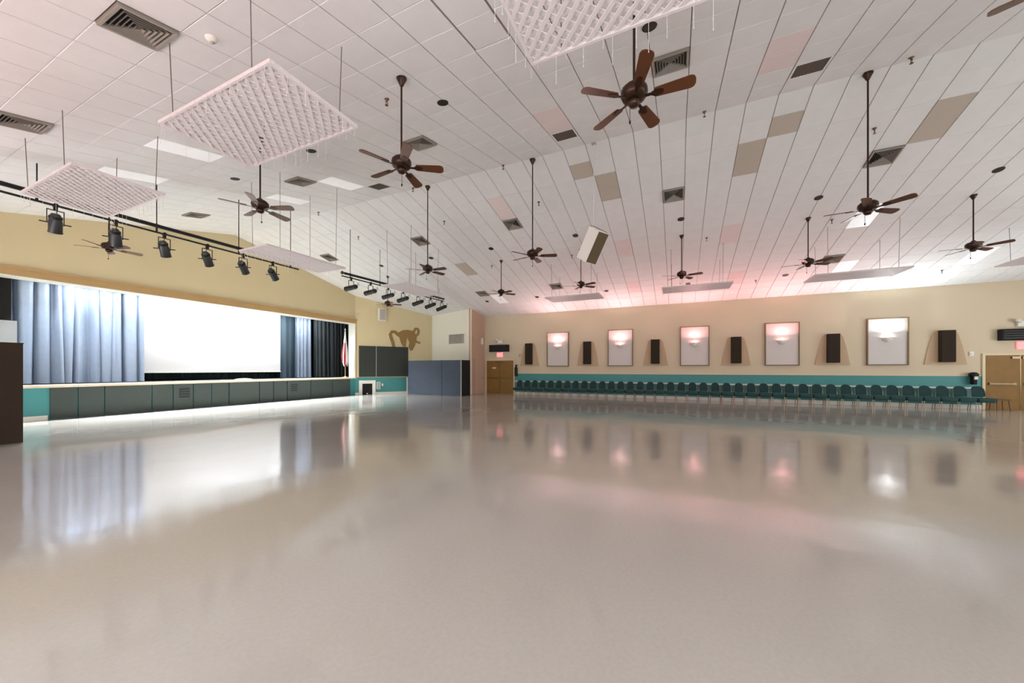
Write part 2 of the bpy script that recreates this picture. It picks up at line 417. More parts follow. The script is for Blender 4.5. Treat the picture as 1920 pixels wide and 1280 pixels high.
# storage panels along the stage front
seams = [4.35, 4.95, 5.56, 6.18, 6.80, 7.43, 8.08, 8.72, 9.38, 10.02, 10.66, 11.32, 12.0, 12.65, 13.30, 13.97, 14.65, 15.28, 15.91]
panels = [(4.35,4.95),(4.95,5.56),(5.56,6.80),(6.80,7.43),(7.43,8.08),(8.08,8.72),(8.72,9.38),(9.38,10.66),(10.66,11.32),(11.32,12.0),(12.0,13.30),(13.30,14.65),(14.65,15.91)]
for i, (xa, xb) in enumerate(panels):
    b = MB(); e = 0.018
    y = D2-0.05-(0.012 if i % 3 == 1 else 0)
    b.box(xa+e, y, 0.015, xb-e, D2, HS-0.085)
    pn = b.build('panel', M['panel_dark'], stage_front)
    if i in (4, 10):
        pn['label'] = 'dark grey panel with a square dark patch'
        x0 = {4: 7.62, 10: 12.2}[i]
        for r in range(4):
            b = MB(); b.box(x0, y-0.008, 0.46+r*0.1, x0+0.34, y, 0.53+r*0.1); b.build('grille_slat', M['panel_mark'], pn)

# screen
YSC = 20.6
x0, x1 = 7.16, 13.34
t = thing('projection_screen', 'large white projection screen hanging brightly lit on the stage', 'screen', ((x0+x1)/2, YSC, 1.43))
b = MB(); b.box(x0-t.location.x, -0.006, 0.05, x1-t.location.x, 0.006, 4.55); b.build('screen_cloth', M['screen'], t)
b = MB(); b.box(x0-t.location.x-.02, -0.03, 0.0, x1-t.location.x+.02, 0.03, 0.05); b.build('bottom_bar', M['white_paint'], t)
b = MB(); b.cyl((x0-t.location.x-.1, 0, 4.6), (x1-t.location.x+.1, 0, 4.6), 0.08, n=12); b.build('roller_case', M['white_paint'], t)

def curtain(name, label, xa, xb, y, z0, z1, m, nf, amp, seed, lean=0.0, group=None):
    rnd = random.Random(seed)
    cols = nf*10
    ph = [rnd.uniform(0.75, 1.25) for _ in range(nf+2)]
    amps = [amp*rnd.uniform(0.5, 1.3) for _ in range(nf+2)]
    knots = [0]
    for i in range(nf): knots.append(knots[-1]+ph[i])
    tot = knots[-1]
    rows = 8
    vs_ = []; fs = []
    for c in range(cols+1):
        s = c/cols*tot
        i = max(k for k in range(nf) if knots[k] <= s+1e-9)
        u = (s-knots[i])/ph[i]
        for r in range(rows+1):
            h = r/rows
            tight = 0.8+0.35*(1-h)
            yy = y+(-math.cos(2*PI*u)*0.5-0.15*math.cos(4*PI*u+i))*amps[i]*tight
            xx = xa+(xb-xa)*s/tot+math.sin(2*PI*u)*0.25*amps[i]+lean*h*math.sin(i*2.3)+0.05*(1-h)*math.sin(i*1.7+u*3)
            vs_.append((xx, yy, z0+(z1-z0)*h))
    for c in range(cols):
        for r in range(rows):
            a = c*(rows+1)+r; fs.append((a, a+rows+1, a+rows+2, a+1))
    vs2 = [(x-(xa+xb)/2, yy-y, z-z0) for x, yy, z in vs_]
    t = thing(name, label, 'curtain', ((xa+xb)/2, y, z0), group=group)
    bb = MB(); bb.add(vs2, fs); o = bb.build('drape', m, t, smooth=True)
    bb = MB(); bb.add([(a, b_-0.012, c) for a, b_, c in [vs2[c*(rows+1)+q] for c in range(cols+1) for q in (0,)]]+[(a, b_-0.012, 0.06) for a, b_, c in [vs2[c*(rows+1)] for c in range(cols+1)]],
                  [(i, i+1, cols+2+i, cols+1+i) for i in range(cols)])
    bb.build('hem', m, t, smooth=True)
    return t
curtain('stage_curtain', 'pale blue-grey pleated stage curtain left of the screen', 3.3, 7.22, 19.85, HS+0.02, 6.2, M['curtain'], 12, 0.34, 3, 0.07)
curtain('stage_curtain', 'short slate curtain strip between the screen and right-hand drapes', 13.4, 14.5, 20.75, HS+0.02, 6.2, M['curtain_slate'], 3, 0.05, 5)
curtain('stage_curtain', 'bright blue-grey pleated drape right of the screen', 13.95, 14.95, 20.3, HS+0.02, 6.2, M['curtain'], 4, 0.16, 8, 0.03)
curtain('stage_curtain', 'dark narrow-pleated stage drape behind the flag', 14.9, 17.2, 20.0, HS+0.02, 6.2, M['curtain_black'], 9, 0.2, 11, 0.02)
curtain('stage_curtain', 'dark green back curtain showing below the screen', 3.0, 17.0, 22.4, HS+0.02, 6.4, M['curtain_dark'], 40, 0.1, 13)

# low pale mound lying on the stage edge (folded cloth)
b = MB(); b.lathe([(0.0,0.10),(0.12,0.095),(0.26,0.07),(0.36,0.035),(0.42,0.0)], n=14, mtx=Matrix.Diagonal((1,0.5,0.8,1)))
o = b.build('folded_cloth', M['white_paint'], None, True, (10.3, D2+0.55, HS)); tag(o, 'small white heap of cloth lying on the stage edge', 'cloth')

# stage lamps behind the header
for i, x in enumerate([4.6, 5.54, 6.5, 7.22, 8.33, 9.39, 10.2, 11.11, 12.02, 13.2, 14.4]):
    t = thing('stage_lamp', f'small round stage lamp peeping under the header, {ordinal(i+1)} from the left', 'lamp', (x, 18.85, 4.47), group='row of stage lamps behind the header')
    b = MB(); b.lathe([(0.0,-0.03),(0.07,-0.028),(0.125,-0.008),(0.14,0.02)], n=14); b.build('lens', M['lamp_glow'], t, True)
    b = MB(); b.lathe([(0.145,0.015),(0.15,0.06),(0.10,0.22),(0.05,0.30),(0.0,0.31)], n=14); b.build('housing', M['black'], t, True)
    b = MB(); b.cyl((0,0,0.3),(0,0,2.1), 0.018, n=6); b.build('drop_rod', M['black'], t)
    if i % 2 == 1 or i == 10:
        area_light('lamp_light', (0, 0.12, 0.0), (0, 0.9, -0.12), P_STAGE, WHITE, 0.35, t)

# added border lights: three unseen troughs behind the header, filling the hall
for i, x in enumerate([6.0, 9.6, 13.2]):
    t = thing('added_border_light', 'added fill light trough hidden behind the header, ' + ['left', 'middle', 'right'][i] + ' one', 'light', (x, 19.27, 4.86), group='added fill lights behind the header')
    b = MB(); b.box(-1.65,-0.2,0.0,1.65,0.2,0.03); b.box(-1.65,-0.21,-0.04,1.65,-0.2,0.06); b.box(-1.65,0.2,-0.34,1.65,0.21,0.06); b.build('trough', M['black'], t)  # deep rear skirt shaped to keep the added light off the screen
    b = MB(); b.box(-1.6,-0.18,-0.012,1.6,0.18,0.0); b.build('diffuser', M['fill_trough_glow'], t)
    for xx in (-1.3, 1.3):
        b = MB(); b.cyl((xx,0,0.03),(xx,0,1.73), 0.012, n=6); b.build('drop_rod', M['black'], t)
    area_light('added_trough_light', (0, 0, -0.03), (0, -0.55, -1), P_BORDER_FILL, WHITE, 3.2, t, 'RECTANGLE', 0.34, math.radians(104))

# equipment box and loudspeaker at the left stage edge
t = thing('equipment_cabinet', 'pale grey cabinet on the stage behind the brown partition', 'cabinet', (3.35, 18.92, HS))
b = MB(); b.box(-0.39,-0.3,0,0.52,0.3,2.0); b.build('body', M['grey_box'], t)
b = MB(); b.box(-0.36,-0.315,0.08,0.05,-0.3,1.92); b.build('door', M['grey_box'], t)
b = MB(); b.box(0.08,-0.315,0.08,0.48,-0.3,1.92); b.build('door', M['grey_box'], t)
t = thing('loudspeaker', 'tall black loudspeaker standing on the pale grey cabinet', 'speaker', (3.66, 18.92, HS+2.0))
b = MB(); b.box(-0.12,-0.16,0,0.13,0.2,1.6); b.build('body', M['black_matte'], t)
b = MB(); b.box(-0.1,-0.175,0.05,0.11,-0.16,1.55); b.build('grille', M['black_matte'], t)

# flag
t = thing('flag_stand', 'furled red and white flag on a pole at the right stage edge', 'flag', (15.80, 18.30, HS))
b = MB(); b.lathe([(0.0,0.09),(0.03,0.09),(0.05,0.05),(0.17,0.03),(0.18,0.0)], n=16); b.build('base', M['trim_tan'], t, True)
b = MB(); b.cyl((0,0,0.05),(0,0,2.85), 0.016, n=8); b.build('pole', M['trim_tan'], t)
b = MB(); b.lathe([(0.0,2.98),(0.02,2.94),(0.035,2.9),(0.015,2.86),(0.02,2.84)], n=10); b.build('finial', M['flag_white'], t, True)
b = MB(); n = 20; prof = [(2.82,0.025),(2.5,0.05),(2.1,0.10),(1.7,0.16),(1.3,0.20),(0.95,0.19),(0.72,0.12)]
for k, (z, r) in enumerate(prof):
    for i in range(n):
        a = 2*PI*i/n; rr = r*(1+0.28*math.sin(5*a+k*0.5)); b.v.append((rr*math.cos(a)*0.9, rr*math.sin(a)*0.6, z+0.06*math.sin(3*a)*(k > 4)))
for k in range(len(prof)-1):
    for i in range(n):
        b.f.append((k*n+i, k*n+(i+1) % n, (k+1)*n+(i+1) % n, (k+1)*n+i))
        b.mi.append(1 if (i % 4 in (0, 1) and k >= 2) else (2 if (k == 2 and i % 5 == 3) else 0))
o = b.build('flag_cloth', [M['flag_white'], M['flag_red'], M['flag_blue']], t, True)
b = MB(); b.cyl((0.33,0.08,0.0),(0.31,0.1,2.3), 0.012, n=6); o = b.build('spare_pole', M['black'], None, loc=(15.80,18.30,HS)); tag(o, 'thin dark pole leaning beside the flag', 'pole')

# ------------------------------------------------------------------ splayed wall objects
def wing_frame(w_, z=0.0, off=0.0):
    d = (P1-P0).normalized(); n = Vector((d.y, -d.x)); q = P0+d*w_+n*off
    m = Matrix(((d.x, n.x, 0, q.x), (d.y, n.y, 0, q.y), (0, 0, 1, z), (0, 0, 0, 1)))  # local x along wall, y into room
    return m
def wthing(name, label, cat, w_, z, off=0.0, frame=wing_frame):
    o = bpy.data.objects.new(name, None); COL.objects.link(o); o.matrix_world = frame(w_, z, off); o.empty_display_size = 0.1
    return tag(o, label, cat)
t = wthing('wall_board', 'large dark two-panel board on the splayed wall beside the stage', 'board', 0.21, 1.115, 0.0)
b = MB(); b.box(0.0,0,0,1.0,0.05,1.92); b.build('board_panel', M['board'], t)
b = MB(); b.box(1.02,0,0,3.01,0.06,1.92); b.build('board_panel', M['board'], t)
b = MB(); b.box(0.995,0,0,1.025,0.062,1.92); b.build('seam_strip', M['grey_metal'], t)
t = wthing('access_hatch', 'small white framed opening at floor level under the dark board', 'hatch', 0.21, 0.0)
b = MB(); b.box(0,0,0,0.19,0.07,0.89); b.build('jamb', M['white_paint'], t)
b = MB(); b.box(0.78,0,0,0.97,0.07,0.89); b.build('jamb', M['white_paint'], t)
b = MB(); b.box(0.19,0,0.69,0.78,0.07,0.89); b.build('lintel', M['white_paint'], t)
b = MB(); b.box(0.19,0,0,0.78,0.025,0.69); b.build('dark_cover', M['black_matte'], t)
b = MB(); b.lathe([(0.0,0.05),(0.03,0.045),(0.05,0.02),(0.05,0.0)], n=10, mtx=Matrix.Translation((0.47,0.06,0.05))); b.build('knob', M['white_paint'], t, True)
t = wthing('wall_panel_box', 'white electrical box on the teal wall beside the hatch', 'box', 1.24, 0.33)
b = MB(); b.box(0,0,0,0.24,0.10,0.45); b.build('housing', M['white_paint'], t)
b = MB(); b.box(0.02,0.10,0.02,0.22,0.112,0.43); b.build('cover', M['grey_metal'], t)
t = wthing('switch_plate', 'small white switch plate on teal wall near electrical box', 'switch', 1.56, 0.52)
b = MB(); b.box(0,0,0,0.09,0.02,0.16); b.build('plate', M['white_paint'], t)
b = MB(); b.box(0.035,0.02,0.06,0.055,0.03,0.10); b.build('toggle', M['white_paint'], t)
t = wthing('wall_speaker', 'white wall speaker mounted high beside the stage', 'speaker', 1.3, 4.62)
b = MB(); b.prism([(0,0.1),(0.52,0.1),(0.44,0.36),(0.06,0.36)], 0, 0.8); b.build('cabinet', M['speaker_white'], t)
b = MB(); b.box(0.08,0.36,0.05,0.42,0.375,0.75); b.build('grille', M['speaker_grey'], t)
b = MB(); b.box(0.2,0.0,0.3,0.32,0.12,0.5); b.build('bracket', M['grey_metal'], t)
# ochre cutout above the board (generic animal-like silhouette), outlined in wall coordinates
t = wthing('wall_cutout', 'ochre flat cutout of curling shapes on wall above the dark board', 'wall art', 1.95, 2.78)
def cut(poly, name, th=0.03):
    bb = MB(); bb.prism([(x, z) for x, z in poly], -th, 0, Matrix(((1,0,0,0),(0,0,-1,0),(0,1,0,0),(0,0,0,1)))); return bb.build(name, M['emblem'], t)
def blob(cx, cz, rx, rz, n=16, a0=0): return [(cx+rx*math.cos(2*PI*i/n+a0), cz+rz*math.sin(2*PI*i/n+a0)) for i in range(n)]
cut([(0.62,1.18),(0.80,0.55),(0.95,0.28),(1.12,0.27),(1.16,0.62),(1.22,0.90),(1.36,0.55),(1.30,0.30),(1.42,0.02),(1.56,0.05),(1.72,0.36),(1.82,0.72),(1.86,1.02),(1.60,1.34),(1.25,1.40),(0.92,1.36)], 'body_shape')
def ring_poly(path, wd):
    L, R_ = [], []
    for i, p in enumerate(path):
        a = Vector(path[max(0, i-1)]); c = Vector(path[min(len(path)-1, i+1)]); d = (c-a).normalized(); n = Vector((-d.y, d.x))*wd/2
        L.append(tuple(Vector(p)+n)); R_.append(tuple(Vector(p)-n))
    return L, R_
def band(path, wd, name):
    L, R_ = ring_poly(path, wd); bb = MB()
    mtx = Matrix(((1,0,0,0),(0,0,-1,0),(0,1,0,0),(0,0,0,1)))
    for i in range(len(path)-1):
        bb.prism([L[i], R_[i], R_[i+1], L[i+1]], -0.034, -0.002, mtx)
    return bb.build(name, M['emblem'], t)
band([(0.36,0.24),(0.30,0.55),(0.20,0.80),(0.14,1.05),(0.24,1.22),(0.44,1.22),(0.60,1.06),(0.74,0.98)], 0.2, 'curl')
band([(1.62,0.98),(1.78,1.02),(1.92,1.14),(1.98,1.34),(1.90,1.50),(1.76,1.50),(1.66,1.32),(1.64,1.12)], 0.17, 'curl')
band([(1.72,0.72),(1.90,0.60),(2.08,0.56)], 0.13, 'tail_shape')

# vent on the cream wall
def vent_frame(w_, z=0.0, off=0.0):
    d = (Q1-P1).normalized(); n = Vector((d.y, -d.x)); q = P1+d*w_+n*off
    return Matrix(((d.x, n.x, 0, q.x), (d.y, n.y, 0, q.y), (0, 0, 1, z), (0, 0, 0, 1)))
t = wthing('wall_vent', 'white framed air grille on the pale cream wall', 'vent', 1.6, 3.16, 0, vent_frame)
W_, H_ = 1.5, 0.74
for (a, c, e, f) in ((0,0,W_,0.07),(0,H_-0.07,W_,H_),(0,0.07,0.07,H_-0.07),(W_-0.07,0.07,W_,H_-0.07)):
    b = MB(); b.box(a,0,c,e,0.04,f); b.build('frame_rail', M['white_paint'], t)
b = MB(); b.box(0.07,0.002,0.07,W_-0.07,0.006,H_-0.07); b.build('backing', M['vent'], t)
for i in range(14):
    x = 0.12+i*(W_-0.24)/13
    b = MB(); b.box(x-0.03,0.006,0.07,x+0.03,0.03,H_-0.07); b.build('grille_slat', M['speaker_grey'], t)
def ret_frame(w_, z=0.0, off=0.0):
    d = (Q2-Q1).normalized(); n = Vector((d.y, -d.x)); q = Q1+d*w_+n*off
    return Matrix(((d.x, n.x, 0, q.x), (d.y, n.y, 0, q.y), (0, 0, 1, z), (0, 0, 0, 1)))
t = wthing('wall_vent', 'rose painted air grille high on the narrow return wall', 'vent', 0.22, 3.26, 0, ret_frame)
b = MB(); b.box(0,0,0,0.62,0.03,0.5); b.build('frame', M['wall_rose'], t)
for i in range(6):
    b = MB(); b.box(0.04,0.03,0.04+i*0.073,0.58,0.045,0.085+i*0.073); b.build('grille_slat', M['wall_rose'], t)
t = wthing('emergency_light', 'slim white emergency light beside the rose air grille', 'light', 1.08, 3.2, 0, ret_frame)
b = MB(); b.box(0.0,0,0,0.14,0.09,0.34); b.build('housing', M['white_paint'], t)
b = MB(); b.lathe([(0.03,0),(0.06,0.1),(0.0,0.1)], n=10, mtx=Matrix.Translation((0.07,0.06,0.34))); b.build('lamp_head', M['white_paint'], t, True)
b = MB(); b.hexa(along(Q1, Q2, 0.35, 1.42, 0.0, 2.26, -0.001, 0.035)); o = struct(b, 'door_1', M['wall_rose'])
b = MB(); b.hexa(along(Q1, Q2, 0.43, 1.34, 0.01, 2.18, 0.035, 0.05)); b.build('door_leaf', M['wall_rose'], o)
b = MB(); b.lathe([(0.0,0.07),(0.03,0.06),(0.03,0.03),(0.012,0.02),(0.012,0)], n=10, mtx=ret_frame(1.22, 1.02, 0.05) @ Matrix.Rotation(-PI/2, 4, 'X')); b.build('door_knob', M['steel'], o, True)

# ------------------------------------------------------------------ far wall objects
def double_door(n, ya, yb, name):
    """ya > yb : opening edges on the far wall"""
    b = MB(); b.box(D1-0.05, yb-0.08, 0, D1+0.02, yb, 2.22); b.box(D1-0.05, ya, 0, D1+0.02, ya+0.08, 2.22); b.box(D1-0.05, yb, 2.14, D1+0.02, ya, 2.22)
    o = struct(b, name, M['door_frame'])
    ym = (ya+yb)/2
    for a, c, hy in ((yb+0.008, ym-0.008, ym-0.14), (ym+0.008, ya-0.008, ym+0.14)):
        b = MB(); b.box(D1-0.035, a, 0.012, D1+0.01, c, 2.135); lf = b.build('door_leaf', M['door'], o)
        b = MB(); b.box(D1-0.10, a+0.12, 0.98, D1-0.075, c-0.08, 1.05); b.box(D1-0.08, a+0.12, 0.97, D1-0.034, a+0.2, 1.06); b.box(D1-0.08, c-0.16, 0.97, D1-0.034, c-0.08, 1.06)
        b.build('push_bar', M['steel'], lf)
        b = MB(); b.box(D1-0.04, a+0.02, 0.02, D1-0.034, c-0.02, 0.22); b.build('kick_plate', M['door'], lf)
        b = MB(); b.box(D1-0.09, hy-0.1, 2.0, D1-0.034, hy+0.1, 2.08); b.build('door_closer', M['steel'], lf)
    b = MB(); b.box(D1-0.045, ym-0.014, 0.01, D1-0.033, ym+0.014, 2.13); b.build('astragal', M['steel'], o)
    return o
dl = double_door(1, 11.40, 9.47, 'door_2')
b = MB()
for i in range(3): b.box(D1-0.039, 10.72+i*0.09, 1.62, D1-0.034, 10.79+i*0.09, 1.72)
b.build('door_notice', M['white_paint'], dl)
dr = double_door(2, -11.14, -13.02, 'door_3')

def far_thing(name, label, cat, y, z, group=None):
    # local x = -Y (to the right in the photograph), local y = into the room (-X)
    o = bpy.data.objects.new(name, None); COL.objects.link(o); o.empty_display_size = 0.1
    o.matrix_world = Matrix(((0,-1,0,D1),(-1,0,0,y),(0,0,1,z),(0,0,0,1))); return tag(o, label, cat, group)
for y, side in ((10.45, 'left-hand'), (-12.15, 'right-hand')):
    t = far_thing('air_curtain', f'long dark air curtain over the {side} double doors', 'heater', y+0.67 if side[0] == 'l' else y+0.66, 2.71)
    b = MB(); b.box(0,0,0,1.34,0.22,0.44); b.build('housing', M['black_matte'], t)
    for i in range(4):
        b = MB(); b.box(0.04,0.22,0.06+i*0.09,1.30,0.232,0.11+i*0.09); b.build('grille_slat', M['black'], t)
    t = far_thing('exit_sign', f'glowing red exit sign above the {side} double doors', 'sign', y+0.19 if side[0] == 'l' else -11.99, 2.37)
    b = MB(); b.box(0,0,0,0.40,0.06,0.29); b.build('housing', M['exit_box'], t)
    cu = bpy.data.curves.new('exit_text', 'FONT'); cu.body = 'EXIT'; cu.size = 0.19; cu.extrude = 0.004; cu.align_x = 'CENTER'; cu.align_y = 'CENTER'
    to = bpy.data.objects.new('tmp', cu); COL.objects.link(to)
    me = bpy.data.meshes.new_from_object(to.evaluated_get(bpy.context.evaluated_depsgraph_get())); bpy.data.objects.remove(to)
    me.materials.clear(); me.materials.append(M['red_emit'])
    lo = link('exit_letters', me, t); lo.matrix_local = Matrix(((1,0,0,0.2),(0,0,1,0.064),(0,1,0,0.145),(0,0,0,1)))
    t = far_thing('emergency_light', f'pale twin-head emergency light over the {side} air curtain', 'light', y+0.2 if side[0] == 'l' else -11.93, 3.24)
    b = MB(); b.box(0.06,0,0,0.44,0.09,0.22); b.build('housing', M['white_paint'], t)
    for x in (0.04, 0.46):
        b = MB(); b.cyl((x,0.08,0.25),(x,0.2,0.2), 0.06, 0.075, n=12); b.build('lamp_head', M['white_paint'], t, True)

# framed sconce panels with uplight bowls
SC_Y = [6.55, 2.92, -0.79, -4.49, -8.22]
def sconce(y, label, color, bulb, power, frame_fn, cat='sconce', group='framed uplight sconces on the far wall'):
    o = frame_fn('wall_sconce', label, cat, y+0.675, 1.76, group)
    W_, H_ = 1.35, 2.04
    b = MB(); b.box(0.03,0,0.03,W_-0.03,0.05,H_-0.03); b.build('board', M['sconce_board'], o)
    for (a, c, e, f) in ((0,0,W_,0.04),(0,H_-0.04,W_,H_),(0,0.04,0.04,H_-0.04),(W_-0.04,0.04,W_,H_-0.04)):
        b = MB(); b.box(a,0,c,e,0.10,f); b.build('frame_rail', M['sconce_frame'], o)
    zr = 1.20
    b = MB(); mt = Matrix.Translation((W_/2, 0.05, zr))
    b.lathe([(0.03,-0.20),(0.10,-0.17),(0.17,-0.09),(0.205,0.0),(0.195,0.0),(0.16,-0.08),(0.09,-0.155),(0.0,-0.18)], n=18, mtx=mt, a0=0.0, a1=PI); b.build('bowl', M['bowl'], o, True)
    b = MB(); b.lathe([(0.0,0.035),(0.025,0.025),(0.035,0.0),(0.025,-0.03),(0.018,-0.08)], n=12, mtx=Matrix.Translation((W_/2, 0.14, zr+0.02))); b.build('bulb', bulb, o, True)
    area_light('bulb_light', (W_/2, 0.19, zr-0.018), (0, 1.7, 1), power, color, 0.09, o)
    return o
names = ['pink-lit framed sconce panel nearest the left-hand double doors', 'second pink-lit framed sconce panel from the left-hand double doors',
         'middle pink-lit framed sconce panel of the five', 'rightmost pink-lit framed sconce panel, next to the white-lit one', 'white-lit framed sconce panel nearest the right-hand doors']
for i, y in enumerate(SC_Y):
    sconce(y, names[i], [ROSE, ROSE, PINK, PINK, WHITE][i], M['bulb_white'] if i == 4 else M['bulb'], P_SCONCE*(1.25 if i == 4 else 1.0), far_thing)
def near_fill_thing(name, label, cat, y, z, group=None):
    o = bpy.data.objects.new(name, None); COL.objects.link(o); o.empty_display_size = 0.1
    o.matrix_world = Matrix(((0,1,0,XB),(1,0,0,y-1.35),(0,0,1,z),(0,0,0,1))); return tag(o, label, cat, group)
for i, y in enumerate([12.4, 8.3, 4.5, 0.3]):  # unseen sconces added to fill the hall with uplight
    sconce(y, f'added unseen fill sconce panel on the near wall, {ordinal(i+1)} from the stage', [PINK, PINK, PINK, ROSE][i], M['bulb'], P_SCONCE*0.6, near_fill_thing, group='added fill sconces on the near wall')

# dark acoustic boxes on tapered boards
for i, y in enumerate([8.385, 4.755, 1.095, -2.62, -6.37, -10.01]):
    t = far_thing('acoustic_speaker', ['tall dark brown wall speaker between the left doors and first sconce', 'tall dark brown wall speaker between first and second sconces', 'tall dark brown wall speaker between second and third sconces', 'tall dark brown wall speaker between third and fourth sconces', 'tall dark brown wall speaker left of the white-lit sconce', 'tall dark brown wall speaker right of the white-lit sconce'][i], 'speaker', y, 1.78, 'dark wall speakers between the sconces')
    b = MB(); b.prism([(-0.63,0.0),(0.63,0.0),(0.50,0.75),(0.38,1.25),(0.28,1.41),(-0.28,1.41),(-0.38,1.25),(-0.50,0.75)], -0.040, -0.004, Matrix(((1,0,0,0),(0,0,-1,0),(0,1,0,0),(0,0,0,1)))); b.build('tapered_board', M['back_board'], t)
    b = MB(); b.box(-0.215,0.03,0.10,0.215,0.24,1.40); b.build('cabinet', M['acoustic'], t)
    b = MB(); b.box(-0.20,0.24,0.115,0.20,0.252,1.385); b.build('grille_cloth', M['acoustic'], t)
t = far_thing('wall_device', 'tall dark unit on the wall right of left-hand doors', 'fixture', 9.37, 1.15)
b = MB(); b.lathe([(0.0,0.0),(0.09,0.0),(0.10,0.03),(0.10,0.5),(0.05,0.6),(0.03,0.64)], n=14, mtx=Matrix.Translation((0.11,0.11,0))); b.build('cylinder', M['black'], t, True)
b = MB(); b.box(0.06,0.08,0.64,0.2,0.14,0.72); b.build('valve', M['black'], t)
t = far_thing('wall_device', 'dark unit with white tag on the teal wall near right-hand doors', 'fixture', -10.62, 0.98)
b = MB(); b.lathe([(0.0,0.0),(0.08,0.0),(0.09,0.03),(0.09,0.3),(0.13,0.34),(0.14,0.42),(0.08,0.48),(0.0,0.49)], n=14, mtx=Matrix.Translation((0.14,0.15,0))); b.build('body', M['black'], t, True)
b = MB(); b.box(0.10,0.24,0.2,0.19,0.30,0.32); b.build('tag', M['white_paint'], t)
for y, z, l in ((9.12, 2.36, 'small grey round sensor on the wall right of left-hand doors'), (-10.70, 2.12, 'small white thermostat left of the right-hand doors')):
    t = far_thing('thermostat', l, 'sensor', y, z)
    b = MB(); b.box(0,0,0,0.13,0.04,0.18); b.build('housing', M['speaker_grey'] if y > 0 else M['white_paint'], t)
    b = MB(); b.cyl((0.065,0.04,0.1),(0.065,0.06,0.1), 0.045, n=12); b.build('dial', M['grey_metal'] if y > 0 else M['white_paint'], t)

# ------------------------------------------------------------------ partitions
def partition(name, label, pts, h, mats, th=0.06):
    t = thing(name, label, 'partition', (pts[0][0], pts[0][1], 0))
    for i in range(len(pts)-1):
        A, B = Vector(pts[i]), Vector(pts[i+1]); d = (B-A).normalized(); n = Vector((-d.y, d.x))
        o0 = Vector(pts[0])
        bb = MB(); bb.prism([tuple(A-o0), tuple(B-o0), tuple(B-o0+n*th), tuple(A-o0+n*th)], 0.01, h)
        bb.build('panel', mats[i], t)
        if i < len(pts)-2:
            bb = MB(); bb.cyl((B.x-o0.x, B.y-o0.y, 0), (B.x-o0.x, B.y-o0.y, h+0.01), 0.035, n=8); bb.build('post', M['grey_metal'] if i else mats[0], t)
    return t
pA = (18.42, 15.72); pB = (18.22, 13.0); pC = (18.12, 11.55); pD = (18.98, 11.46)
partition('folding_partition', 'slate blue folding partition with black end in front of cream wall', [pA, pB, pC, pD], 2.13, [M['slate'], M['slate'], M['black_matte']])
t = thing('folding_partition', 'dark brown partition at the left edge in front of the stage', 'partition', (1.3, 12.9, 0))
b = MB(); b.box(-1.9,0,0.01,1.46,0.07,2.14); b.build('panel', M['brown_carpet'], t)
b = MB(); b.box(1.40,0.07,0.01,1.46,2.6,2.12); b.build('panel', M['brown_carpet'], t)
b = MB(); b.box(-1.9,-0.01,2.14,1.47,0.08,2.16); b.build('top_rail', M['brown_carpet'], t)

# ------------------------------------------------------------------ ceiling fans
def fan_proto(drop, tilt):
    t = thing('ceiling_fan', 'x', 'fan', group='brown five-blade ceiling fans')
    b = MB(); b.lathe([(0.0,drop+0.02),(0.085,drop+0.02),(0.085,drop-0.02),(0.06,drop-0.06),(0.03,drop-0.13),(0.02,drop-0.14)], n=16); b.build('canopy', M['bronze'], t, True)
    b = MB(); b.cyl((0,0,0.12),(0,0,drop-0.1), 0.016, n=8); b.build('downrod', M['bronze'], t)
    b = MB(); b.lathe([(0.0,0.16),(0.04,0.15),(0.06,0.11),(0.12,0.10),(0.16,0.06),(0.165,0.0),(0.14,-0.05),(0.09,-0.07),(0.0,-0.07)], n=20); o = b.build('motor_housing', M['bronze'], t, True)
    b = MB(); b.lathe([(0.0,-0.065),(0.07,-0.065),(0.075,-0.11),(0.05,-0.15),(0.0,-0.16)], n=16); b.build('switch_housing', M['bronze'], t, True)
    b = MB(); b.cyl((0.05,0.02,-0.14),(0.05,0.02,-0.30), 0.0035, n=5); b.lathe([(0,-0.30),(0.012,-0.31),(0.012,-0.34),(0,-0.35)], n=8, mtx=Matrix.Translation((0.05,0.02,0))); b.build('pull_chain', M['bronze'], t)
    out = [(0.235,-0.05),(0.26,-0.062),(0.64,-0.082),(0.68,-0.066),(0.698,-0.03),(0.698,0.03),(0.68,0.066),(0.64,0.082),(0.26,0.062),(0.235,0.05)]
    bl = MB(); bl.prism(out, -0.005, 0.005, Matrix.Translation((0,0,-0.045)) @ Matrix.Rotation(math.radians(-14), 4, 'X')); blm = bl.mesh('blade'); blm.materials.append(M['wood_fan'])
    br = MB(); br.prism([(0.10,-0.018),(0.20,-0.018),(0.25,-0.045),(0.33,-0.03),(0.35,0.0),(0.33,0.03),(0.25,0.045),(0.20,0.018),(0.10,0.018)], -0.014, -0.006, Matrix.Translation((0,0,-0.045)) @ Matrix.Rotation(math.radians(-14), 4, 'X')); brm = br.mesh('blade_bracket'); brm.materials.append(M['bronze'])
    for i in range(5):
        o = link('blade', blm, t, rot=(0, 0, i*2*PI/5)); link('blade_bracket', brm, o)
    return t
